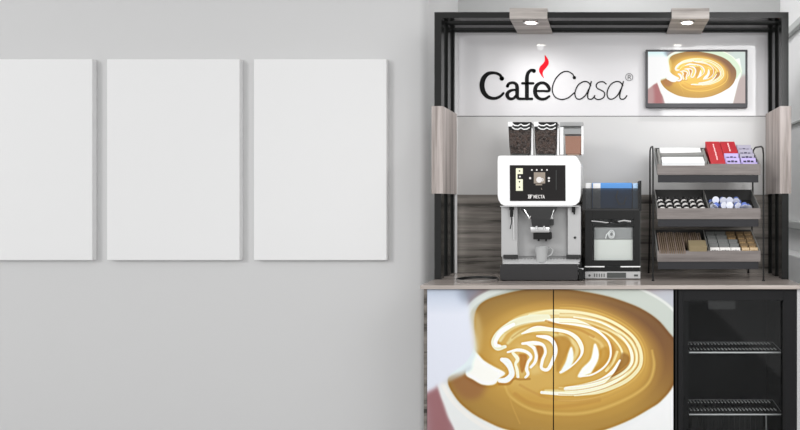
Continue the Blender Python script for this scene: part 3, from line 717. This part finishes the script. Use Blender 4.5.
# hoppers
M['beans'] = bpy.data.materials.new('coffee_beans'); M['beans'].use_nodes = True
nt = M['beans'].node_tree; bb_ = nt.nodes['Principled BSDF']; tc = nt.nodes.new('ShaderNodeTexCoord'); vo = nt.nodes.new('ShaderNodeTexVoronoi'); vo.inputs['Scale'].default_value = 95
nt.links.new(tc.outputs['Object'], vo.inputs['Vector']); rp = nt.nodes.new('ShaderNodeValToRGB'); rp.color_ramp.elements[0].color = hexc('1A100C'); rp.color_ramp.elements[1].color = hexc('5C4A42'); rp.color_ramp.elements[1].position = .9
nt.links.new(vo.outputs['Color'], rp.inputs[0]); nt.links.new(rp.outputs[0], bb_.inputs['Base Color']); bb_.inputs['Roughness'].default_value = .35
bp = nt.nodes.new('ShaderNodeBump'); bp.inputs['Strength'].default_value = 1; bp.inputs['Distance'].default_value = .008; bp.invert = True
nt.links.new(vo.outputs['Distance'], bp.inputs['Height']); nt.links.new(bp.outputs[0], bb_.inputs['Normal'])
M['powder'] = mat('cocoa_powder', 'A57C6A', .9)
M['powder2'] = mat('cocoa_powder_pale', 'B79A88', .9)
YH = -.02
def ring(x0, x1, y0, y1, z): return [(x0, y0, z), (x1, y0, z), (x1, y1, z), (x0, y1, z)]
def hopper(a0, a1, powder=False):
    hx = lambda p: PX(p, YH); hz = lambda p: PZ(p, YH)
    zt_, zm, zb_ = hz(122), hz(147), hz(155.2)
    b = MB(); y0, y1 = YH, YH+.13
    # clear shell: outer walls as loft, open bottom
    b.loft([ring(hx(a0+2), hx(a1-2), y0+.008, y1-.01, zb_), ring(hx(a0+1), hx(a1-1), y0+.003, y1-.005, zm), ring(hx(a0), hx(a1), y0, y1, zt_-.012)], cap=True)
    h = b.build('hopper', M['clear'], cm)
    if not powder:
        b = MB(); b.loft([ring(hx(a0+2.6), hx(a1-2.8), y0+.011, y1-.013, hz(153.4)), ring(hx(a0+1.6), hx(a1-1.8), y0+.006, y1-.009, zm), ring(hx(a0+.9), hx(a1-1.1), y0+.004, y1-.007, hz(130))])
        o = b.build('coffee_beans', M['beans'], h); o['kind'] = 'stuff'
        MB().box(hx(a0+3.4), hx(a1-4), y0+.013, y1-.02, hz(155), hz(153.8)).build('slide_gate', M['mid'], h)
        b = MB(); b.box(hx(a0+.3), hx(a1-.3), y0+.001, y1-.002, hz(128.5), hz(122), .002); b.build('lid', M['blackedge'], h)
        b = MB(); w_ = (a1-a0)
        f2 = lambda x, y: (hx(a0+x*w_), hz(y))
        for s_, yy in ((0, 125.2), (0, 128.8)):
            ribbon(b, [(.18, yy-1.6), (.28, yy+.4), (.42, yy+1), (.55, yy-.6), (.68, yy+1), (.82, yy+.4), (.92, yy-1.6)], None or .05, y0-.0002, lambda x, y: f2(x, y), .0012) if False else None
            pts = [f2(x, y) for x, y in ((.16, yy-1.4), (.28, yy+.3), (.42, yy+.6), (.54, yy-.9), (.66, yy+.6), (.80, yy+.3), (.92, yy-1.4))]
            b.tube([(X_, y0-.001, Z_) for X_, Z_ in pts], .0032, 6)
        b.box(hx(a0-.4), hx(a0+4.2), y0-.0015, y0+.002, hz(126.5), hz(121.8), .001)
        b.build('lid_grip', M['white'], h, smooth=True)
        MB().box(hx(a1-.6), hx(a1+1.2), y0+.012, y0+.05, hz(155), hz(128)).build('clear_rib', M['white'], h)  # white strip standing in for the highlight along the clear hopper edge
    else:
        b = MB(); b.loft([ring(hx(a0+5.5), hx(a1-3), y0+.011, y1-.013, hz(153.6)), ring(hx(a0+5), hx(a1-1.8), y0+.006, y1-.009, hz(136))])
        o = b.build('cocoa_powder', M['powder'], h); o['kind'] = 'stuff'
        MB().box(hx(a0+7), hx(a1-4), y0+.013, y1-.02, hz(155), hz(154)).build('slide_gate', M['powder2'], h)
        b = MB(); b.box(hx(a0), hx(a1-.3), y0-.001, y1, hz(126), hz(122), .002)
        for i in range(8):
            x = a0+3.5+i*2.2; b.box(hx(x), hx(x+1.1), y0-.003, y0-.001, hz(125.8), hz(122.4))
        b.build('lid', M['silver'], h)
        MB().box(hx(a1-2.0), hx(a1), y0-.001, y0+.03, hz(154.5), hz(126.2)).build('white_guide', M['white'], h)
        MB().box(hx(a0+4), hx(a1-2), y0+.006, y1-.02, hz(134), hz(128.5)).build('mixing_cap', M['silver'], h)
        MB().box(hx(a0+.2), hx(a0+3.4), y0+.002, y0+.05, hz(154.5), hz(127)).build('white_guide', M['white'], h)
hopper(508.3, 531.6); hopper(534.2, 557.6); hopper(560.0, 583.4, True)
# cup on the drip tray
cx, cy = mx(541.8, -.04), -.042; zc0 = mz(262.4, -.04)+.0005
M['glasscup'] = mat('pale_ceramic', (.46, .47, .47, 1), .12, coat=.5)
cup = thing('cup', (cx, cy, zc0), 'small pale cup with a side handle standing on the machine drip tray under the spout', 'cup')
MB().lathe(cx, cy, [(.018, zc0), (.0235, zc0+.002), (.028, zc0+.03), (.0345, zc0+.074), (.0355, zc0+.077), (.033, zc0+.077), (.027, zc0+.035), (.020, zc0+.008)], 32).build('body', M['glasscup'], cup, smooth=True)
MB().tube([(cx+.030, cy, zc0+.066), (cx+.046, cy-.002, zc0+.072), (cx+.056, cy-.003, zc0+.06), (cx+.048, cy-.002, zc0+.04), (cx+.028, cy, zc0+.028)], .0038, 8).build('handle', M['glasscup'], cup, smooth=True)
#
# ------------------------------------------------------------------ milk cooler and smoked bin
YK = -.0
kx = lambda p, y=YK: PX(p, y); kz = lambda p, y=YK: PZ(p, y)
mc = thing('milk_cooler', (kx(612), .1, ZC), 'small dark grey milk cooler with a window, between the coffee machine and the rack', 'milk cooler')
x0, x1 = kx(585), kx(640.6); zt_ = kz(210.6)
b = MB(); t = .012
b.box(x0, x0+t, YK+.014, .26, ZC+.03, zt_); b.box(x1-t, x1, YK+.014, .26, ZC+.03, zt_); b.box(x0+t, x1-t, YK+.014, .26, zt_-t, zt_); b.box(x0+t, x1-t, YK+.014, .26, ZC+.03, kz(263)); b.box(x0+t, x1-t, .25, .26, kz(263), zt_-t)
b.build('body', M['mid'], mc)
b = MB(); wx0, wx1, wz0, wz1 = kx(592.6), kx(634), kz(260.4), kz(219.5)
b.box(x0, wx0, YK, YK+.013, kz(266), zt_, .001); b.box(wx1, x1-.004, YK, YK+.013, kz(266), zt_, .001); b.box(wx0, wx1, YK, YK+.013, wz1, zt_, .001); b.box(wx0, wx1, YK, YK+.013, kz(266), wz0, .001)
kd = b.build('door', M['blackedge'], mc)
MB().box(wx0, wx1, YK+.004, YK+.006, wz0, wz1).build('window', M['clear'], kd)
for a, bb in ((584.8, 604.5), (620.5, 640.4)): MB().box(kx(a), kx(bb), YK-.001, YK+.012, kz(267.2), kz(266.1)).build('chrome_strip', M['white'], mc)
MB().box(kx(586), kx(639.5), YK+.004, .2, kz(271.4), kz(267.2)).build('vent_gap', M['blackedge'], mc)
MB().box(kx(585), kx(640.5), YK-.001, .24, ZC+.004, kz(271.6), .002).build('control_strip', M['silver2'], mc)
MB().box(kx(607), kx(626), YK-.003, YK-.0012, ZC+.008, kz(272.6)).build('control_display', M['mid'], mc)
b = MB()
for i in range(5): b.box(kx(594+i*2.4), kx(595+i*2.4), YK-.0022, YK-.0012, kz(277), kz(273.5))
b.build('control_keys', M['mid'], mc)
MB().cyl((kx(589.5), YK-.0022, kz(275.5)), (kx(589.5), YK-.0012, kz(275.5)), .006, 14).build('round_knob', M['mid'], mc)
MB().box(kx(634), kx(638), YK-.0022, YK-.0012, kz(276.4), kz(274.4)).build('switch', M['mid'], mc)
for x in (x0+.02, x1-.02):
    for y in (.02, .22): MB().cyl((x, y, ZC), (x, y, ZC+.005), .01, 12).build('foot', M['blackedge'], mc)
# milk container inside the window
mcn = thing('milk_container', (kx(613), .08, kz(263)), 'pale milk box with a ribbed lid inside the window of the milk cooler', 'container')
b = MB(); b.box(kx(594, .03), kx(633, .03), .03, .2, kz(263)+.0005, kz(239.6, .03), .003); b.build('tub', mat('milk_tub', (.74, .75, .71, 1), .5), mcn)
b = MB(); b.box(kx(594.3, .04), kx(632.6, .04), .036, .19, kz(239.4, .03), kz(227.5, .04), .002)
for i in range(10): b.box(kx(596+i*3.7, .036), kx(597.6+i*3.7, .036), .031, .036, kz(238.5, .03), kz(230, .03))
b.build('ribbed_lid', mat('tub_lid', (.36, .36, .36, 1), .4), mcn)
b = MB(); c0 = Vector((kx(611.5, .02), .0215, kz(234.2, .02)))
for R_, rr_ in ((.020, .0026), (.012, .0022)):
    b.tube([c0+Vector((R_*.75*math.cos(a), 0, R_*math.sin(a))) for a in [2*PI*i/20 for i in range(21)]], rr_, 6)
b.tube([c0+Vector((-.014, 0, .01)), c0+Vector((-.026, 0, -.004)), c0+Vector((-.03, .0, -.022))], .003, 6)
b.build('hose_coil', M['white'], mcn)
b = MB(); b.tube([(kx(591.5, -.012), -.012, kz(221)), (kx(600, -.012), -.012, kz(221.6)), (kx(606, -.012), -.012, kz(222.6)), (kx(612, -.012), -.012, kz(221.8))], .0035, 8)
b.tube([(kx(617, -.012), -.012, kz(221.8)), (kx(624, -.012), -.012, kz(220.4)), (kx(631, -.012), -.012, kz(221.5))], .0048, 8)
hs = b.build('milk_hose', M['chrome'], mc, smooth=True)
MB().tube([(kx(608.5, -.013), -.014, kz(222)), (kx(613, -.013), -.014, kz(220.6)), (kx(618.5, -.013), -.014, kz(222.4))], .0055, 8).build('hose_joint', M['blackedge'], hs)

bn = thing('smoked_bin', (kx(612), .1, zt_), 'open smoked plastic bin with a black right edge standing on top of the milk cooler', 'bin')
y0, y1 = YK+.002, .22; zb_ = zt_+.0005; zh = kz(188.8)
b = MB(); b.box(kx(582.4), kx(639.2), y0, y0+.003, zb_+.008, zh); b.box(kx(582.4), kx(639.2), y1-.003, y1, zb_+.008, zh); b.box(kx(582.4), kx(582.4)+.003, y0+.003, y1-.003, zb_+.008, zh)
b.build('panes', M['smoke'], bn)
MB().box(kx(582.4), kx(639.2), y0, y1, zb_, zb_+.0075).build('base', M['dark'], bn)
MB().box(kx(639.3), kx(641.4), y0-.004, y1, zb_, kz(180.6)).build('black_end', M['blackedge'], bn)
b = MB(); b.box(kx(582.4), kx(639.2), y0-.001, y0+.004, zh, zh+.0025); b.build('top_rim', M['blackedge'], bn)
BL = mat('blue_wrap', (.09, .30, .70, 1), .35); BL2 = mat('pale_blue_wrap', (.42, .62, .86, 1), .35)
bx = thing('blue_packet', (kx(611, .03), .08, zb_+.009), 'wide blue wrapped packet sticking out of the smoked bin', 'packet')
MB().box(kx(592, .03), kx(632, .03), .03, .16, zb_+.0092, kz(182.8, .03), .004).build('wrapper', BL, bx)
MB().box(kx(593, .03), kx(600.5, .03), .0285, .0298, zb_+.012, kz(183.2, .03)).build('white_band', M['white'], bx)
b = MB(); b.tube([(kx(618, .02), .0245, kz(190.5, .02)), (kx(616, .02), .0245, kz(197, .02)), (kx(619, .02), .0245, kz(204, .02)), (kx(624, .02), .0245, kz(204, .02)), (kx(626, .02), .0245, kz(197, .02))], .003, 6); b.build('grey_loop', M['silver'], bx)
p2 = MB().box(kx(632.8, .03), kx(638, .03), .03, .12, zb_+.0085, kz(183.2, .03), .002).build('blue_packet', BL2, origin=(kx(635), .08, zb_+.0085))
tag(p2, 'narrow pale blue packet at the right end of the smoked bin', 'packet')
p3 = MB().box(kx(585.6, .03), kx(590.8, .03), .03, .14, zb_+.0085, kz(183, .03), .002).build('white_packet', M['white'], origin=(kx(588), .08, zb_+.0085))
tag(p3, 'narrow white packet at the left end of the smoked bin', 'packet')

# ------------------------------------------------------------------ tiered rack
rk = thing('tiered_rack', ((.2156+.755)/2, .1, ZC), 'three-tier wire rack with sloping grey wooden trays at the right of the worktop', 'rack')
RXL, RXR = .2156, .757; RYF, RYB = -.07, .15; RISE = .095
def legloop(x):
    b = MB(); r = .0042
    zt1 = PZ(149, RYF); pts = [(x, -.07, ZC+.002), (x, -.07, 1.2), (x, -.07, 1.54), (x, -.055, zt1+.005), (x, -.02, zt1+.016), (x, .12, zt1+.022), (x, .17, zt1+.012), (x, .185, zt1-.02), (x, .185, 1.25), (x, .22, 1.12), (x, .302, ZC+.002)]
    b.tube(pts, r, 8); b.cyl((x, -.07, ZC+.0002), (x, -.07, ZC+.006), .007, 10); b.cyl((x, .302, ZC+.0002), (x, .302, ZC+.006), .006, 10)
    b.build('leg_frame', M['blackedge'], rk, smooth=True)
legloop(RXL); legloop(RXR)
TZ = [1.494, 1.277, 1.0685]; TX0, TX1 = PX(657.2, RYF), PX(762.0, RYF)-.0065; TXD = PX(709.3, RYF)
UP = Vector((0, RYB-RYF, RISE)).normalized()          # direction up the slope
for ti, zt in enumerate(TZ):
    b = MB(); zf = zt-.054; yb = RYB; zb_ = zt+RISE
    b.box(TX0, TX1, RYF, RYF+.007, zf, zt, .001)
    tr = b.build('tray', M['tray'], rk)
    side = [(RYF+.007, zf), (RYF+.007, zt), (yb, zb_), (yb, zb_-.06)]
    for x in (TX0, TX1-.005): MB().prism(side, x, x+.005, 'X').build('side_wall', M['rim'], tr)
    MB().prism([(RYF+.007, zf+.012), (RYF+.007, zt-.002), (yb-.007, zb_-.004), (yb-.007, zb_-.045)], TXD-.0025, TXD+.0025, 'X').build('divider', M['rim'], tr)
    b = MB(); b.prism([(RYF+.0072, zf), (RYF+.0072, zf+.006), (yb-.006, zb_-.054), (yb-.006, zb_-.06)], TX0+.0052, TX1-.0052, 'X'); b.box(TX0+.0052, TX1-.0052, yb-.006, yb, zb_-.06, zb_-.001); b.build('lining', M['trayin'], tr)
    MB().box(PX(658, RYF), PX(759.5, RYF)-.004, RYF+.004, RYF+.012, zf-.037, zf-.0005, .001).build('label_rail', M['holder'], rk)
def TP(x, s, h, ti):
    """point in tray ti: x, s = distance up the slope (0..1), h = height above lining"""
    zf = TZ[ti]-.054+.0063
    return Vector((x, RYF+.0075+s*(RYB-.006-RYF-.0075), zf+s*(RISE-.0005)+h))
# --- top left: napkin holder
nx0, nx1 = TX0+.008, TXD-.006
nh = thing('napkin_holder', TP((nx0+nx1)/2, .5, 0, 0), 'grey metal napkin holder with a weight bar, in the left half of the top tray', 'napkin holder')
b = MB()
for xa, xb in ((nx0, nx0+.012), (nx1-.014, nx1-.003)):
    pr = [(TP(0, s, h, 0).y, TP(0, s, h, 0).z) for s, h in ((.03, .002), (.05, .062), (.55, .078), (.95, .02), (.95, .002))]
    MB().prism(pr, xa, xb, 'X').build('bracket', M['rim'], nh)
p0 = TP(0, .30, .066, 0)
b = MB(); b.cyl((nx0+.012, p0.y, p0.z), (nx1-.014, p0.y, p0.z+.004), .0110, 12); b.box((nx0+nx1)/2-.004, (nx0+nx1)/2+.03, p0.y-.006, p0.y+.006, p0.z+.006, p0.z+.011, .001)
b.build('weight_bar', M['rim'], nh, smooth=True)
b = MB(); dn = (TP(0, 1, 0, 0)-TP(0, 0, 0, 0)).normalized(); up = Vector((0, -dn.z, dn.y))
for i in range(13):
    c0 = TP((nx0+nx1)/2, .50, .0, 0)+up*(.0025+.0042*i)
    b.obox(c0+Vector((random.uniform(-.001, .001), 0, 0)), ((nx1-nx0)/2-.0165, 0, 0), dn*.104, up*.0019)
o = b.build('napkins', mat('napkin_white', (.86, .87, .88, 1), .9), origin=TP((nx0+nx1)/2, .5, 0, 0)); tag(o, 'stack of white paper napkins lying in the holder of the top tray', 'napkins', kind='stuff')

# --- red tea boxes and lavender sachets
WH = mat('red_box_text', (.85, .6, .6, 1), .5); RD = mat('red_card', (.44, .010, .022, 1), .5)
def redbox(x0, x1, s0, s1, label):
    H0 = lambda q_: .051+.031*q_
    mid = TP((x0+x1)/2, (s0+s1)/2, 0, 0); t = thing('red_box', mid+up*.001, label, 'box', 'red boxes in the top tray')
    P = [TP(0, s0, .001, 0), TP(0, s0, H0(s0), 0), TP(0, s1, H0(s1), 0), TP(0, s1, .001, 0)]
    MB().prism([(p.y, p.z) for p in P], x0, x1, 'X', bev=.0012).build('carton', RD, t)
    b = MB(); n = 8; pa, pb = TP((x0+x1)/2, s0, H0(s0)+.0005, 0), TP((x0+x1)/2, s1, H0(s1)+.0005, 0); dv = pb-pa; nv = Vector((0, -dv.z, dv.y)).normalized()
    for i in range(n):
        b.obox(pa+dv*(.12+.76*(i+.5)/n)+Vector((.0015*(i % 2), 0, 0)), (.0032, 0, 0), dv*(.3/n), nv*.0003)
    b.build('white_print', WH, t)
redbox(.500, .5735, .02, .99, 'long red box lying in the top tray, next to the napkin holder')
redbox(.5755, .652, .46, .99, 'red box in the top tray behind the lower column of lavender sachets')
LV = mat('lavender_sachet', (.50, .42, .74, 1), .5); LVP = mat('grey_lavender_top', (.42, .40, .50, 1), .5)
def sachet_face(name, x0, x1, s, h, ti, m_, m2, label, group, thick=.012, ink=None, tilt=.35, cat='sachet', pn='dark_print'):
    c0 = TP((x0+x1)/2, s, 0, ti); f = Vector((0, -math.cos(tilt), math.sin(tilt))); u_ = Vector((0, math.sin(tilt), math.cos(tilt)))
    t = thing(name, c0, label, cat, group)
    cc = c0+u_*(h/2+.001)-f*thick*.2
    MB().obox(cc, ((x1-x0)/2-.001, 0, 0), f*thick/2, u_*h/2, bev=.0012).build('wrapper', m_, t)
    if ink:
        b = MB(); fc = cc+f*(thick/2+.0003); w_ = (x1-x0)
        for i, (ua, ub) in enumerate(((-.34, -.14), (-.09, .10), (.15, .33))): b.obox(fc+Vector((w_*(ua+ub)/2, 0, 0))+u_*h*(.16+.03*(i % 2)), (w_*(ub-ua)/2, 0, 0), f*.0004, u_*h*.10)
        b.build(pn, ink, t)
    return t
INK = mat('dark_navy_print', (.03, .02, .06, 1), .5)
cnt = ['front', 'second', 'third', 'fourth', 'fifth']
for i in range(3):
    sachet_face('lavender_sachet', .579, .652, .05+.14*i, .053+.012*i, 0, LV, LVP, 'lavender sachet, %s from the front in the short column beside the red boxes' % cnt[i], 'lavender sachets, short column', ink=INK)
for i in range(5):
    sachet_face('lavender_sachet', .659, .7345, .05+.18*i, .053+.008*i, 0, LV if i < 2 else LVP, LVP, 'lavender sachet, %s from the front in the right-hand column of the top tray' % cnt[i], 'lavender sachets, tall column', ink=INK)
# --- middle tray left: six rows of black and white capsules lying down
CW = mat('cap_white', (.66, .64, .62, 1), .35); CB = mat('cap_black', (.012, .012, .012, 1), .3)
x_ = ['leftmost', 'second from the left', 'third from the left', 'third from the divider', 'second from the divider', 'rightmost, beside the divider']
def syrup(i):
    x = TX0+.030+i*.0395; c0 = TP(x, .08, 0, 1)
    t = thing('capsule_stack', c0+up*.001, 'leaning stack of black and white capsules, middle tray, %s' % x_[i], 'capsules', 'capsule stacks in the middle tray')
    a = c0+up*.024; dd = (dn+up*.22+Vector((-.12, 0, 0))).normalized()
    b = MB(); w2 = MB()
    for j, (m_, r0, r1, L) in enumerate((('w', .0135, .015, .02), ('b', .0155, .0155, .018), ('w', .012, .0145, .016), ('b', .0155, .0155, .016), ('w', .011, .014, .014), ('b', .0155, .0150, .02))):
        q_ = a+dd*L; (w2 if m_ == 'w' else b).cyl(a, q_-dd*.0008, r0*1.12, 14, r1*1.12); a = q_
    b.build('black_caps', CB, t, smooth=True); w2.build('white_cups', CW, t, smooth=True)
for i in range(6): syrup(i)
# --- middle tray right: blue and white creamer cups, piled
CRB = mat('creamer_blue', (.16, .24, .66, 1), .35); CRW = mat('creamer_white', (.80, .82, .90, 1), .35); CRP = mat('creamer_lilac', (.34, .33, .62, 1), .4)
proto = None; k_ = 0
poss = []
for r_, (s, h, n, xo) in enumerate(((.13, .026, 6, 0), (.36, .030, 6, .008), (.60, .030, 5, .004), (.24, .052, 5, .014), (.48, .056, 4, .02))):
    for i in range(n): poss.append((TXD+.026+xo+i*.034, s, h, r_))
rown = ['front row', 'second row', 'rear row', 'upper front layer', 'upper rear layer']
ordn = ['first', 'second', 'third', 'fourth', 'fifth', 'sixth']
cc_ = {}
for x, s, h, r_ in poss:
    c0 = TP(x, s, 0, 1)+up*(h-.008); i = cc_.get(r_, 0); cc_[r_] = i+1
    lab = 'blue-white creamer cup in the middle tray, %s, %s from the divider' % (rown[r_], ordn[i])
    if proto is None:
        proto = thing('creamer_cup', (0, 0, 0), lab, 'creamer cup', 'creamer cups in the middle tray')
        MB().lathe(0, 0, [(.0115, -.010), (.0125, -.009), (.0165, .008)], 18).build('cup', CRB, proto, smooth=True)
        MB().lathe(0, 0, [(.0178, .0083), (.0178, .0100), (.010, .0104)], 18).build('foil_lid', CRW, proto)
        t = proto
    else: t = copy_tree(proto)
    t['label'] = lab; t.location = c0+Vector((random.uniform(-.003, .003), random.uniform(-.003, .003), 0))
    t.rotation_euler = (random.choice([2.0, 1.7, 2.3, 2.6]), random.uniform(-.6, .6), random.uniform(-.6, .6))
# --- bottom tray left: tightly packed brown sticks, and a kraft box
BR = mat('kraft_brown', '7A6A5A', .9, spec=.1); BR2 = mat('kraft_pale', '85756A', .9, spec=.1)
nst = 22
for i in range(nst):
    x0 = TX0+.010+i*(PX(706, RYF)-TX0-.016)/nst; wd = .0072
    sh_ = 0 if i < 13 else 1
    s0 = .03 if i < 13 else .52
    a = TP(x0+wd/2, s0, 0, 2); c_ = TP(x0+wd/2, .9+random.uniform(-.02, .02), 0, 2); mid = (a+c_)/2; dn_ = (c_-a)/2
    hh = .024+random.uniform(-.0012, .0012)
    o = MB().obox(mid+up*(hh+.001), (wd/2-.0004, 0, 0), dn_, up*hh, bev=.0008).build('kraft_sleeve', BR if i % 4 else BR2, origin=mid)
    O_ = ['first', 'second', 'third', 'fourth', 'fifth', 'sixth', 'seventh', 'eighth', 'ninth', 'tenth', 'eleventh', 'twelfth', 'thirteenth']
    lab = 'thin brown paper sleeve in the bottom tray, %s from its left end' % O_[i] if sh_ == 0 else 'short brown paper sleeve behind the small kraft box, %s from the divider' % O_[nst-1-i]
    tag(o, lab, 'paper sleeve', 'brown paper sleeves at the left' if sh_ == 0 else 'brown paper sleeves behind the kraft box')
KR = mat('kraft_box', '8E8062', .8)
x0, x1 = PX(689.2, RYF), PX(706.8, RYF); mid = TP((x0+x1)/2, .20, 0, 2)
kb = thing('kraft_box', mid, 'small yellowish kraft box at the front of the bottom tray, left of the divider', 'box')
MB().obox(mid+up*.0355, ((x1-x0)/2, 0, 0), dn*.034, up*.034, bev=.001).build('carton', KR, kb)
# --- bottom tray right: rows of small sachets, grey-white and tan
GW = mat('grey_white_sachet', 'EAE7E3', .6); GW_SHADE = mat('grey_sachet', '6F716F', .6); TN = mat('tan_sachet', 'C9B08C', .6); TN_SHADE = mat('brown_sachet', '6F5A3C', .6)  # rear rows: white and tan paper with shade put into the colour
GI = mat('grey_print', '7A7877', .6); TI = mat('tan_print', '9A7C52', .6)
rows = [.05, .24, .43, .62, .81]; ps = [(711.2, 721), (721.2, 732.2), (732.4, 742), (743.2, 751.2), (751.4, 760)]
rn = ['front row', 'second row', 'middle row', 'fourth row', 'last row']
for ri, s in enumerate(rows):
    for ci, (a, c_) in enumerate(ps):
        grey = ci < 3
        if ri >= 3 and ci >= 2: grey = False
        m_ = (GW if ri == 0 else GW_SHADE) if grey else (TN if ri < 1 else TN_SHADE)
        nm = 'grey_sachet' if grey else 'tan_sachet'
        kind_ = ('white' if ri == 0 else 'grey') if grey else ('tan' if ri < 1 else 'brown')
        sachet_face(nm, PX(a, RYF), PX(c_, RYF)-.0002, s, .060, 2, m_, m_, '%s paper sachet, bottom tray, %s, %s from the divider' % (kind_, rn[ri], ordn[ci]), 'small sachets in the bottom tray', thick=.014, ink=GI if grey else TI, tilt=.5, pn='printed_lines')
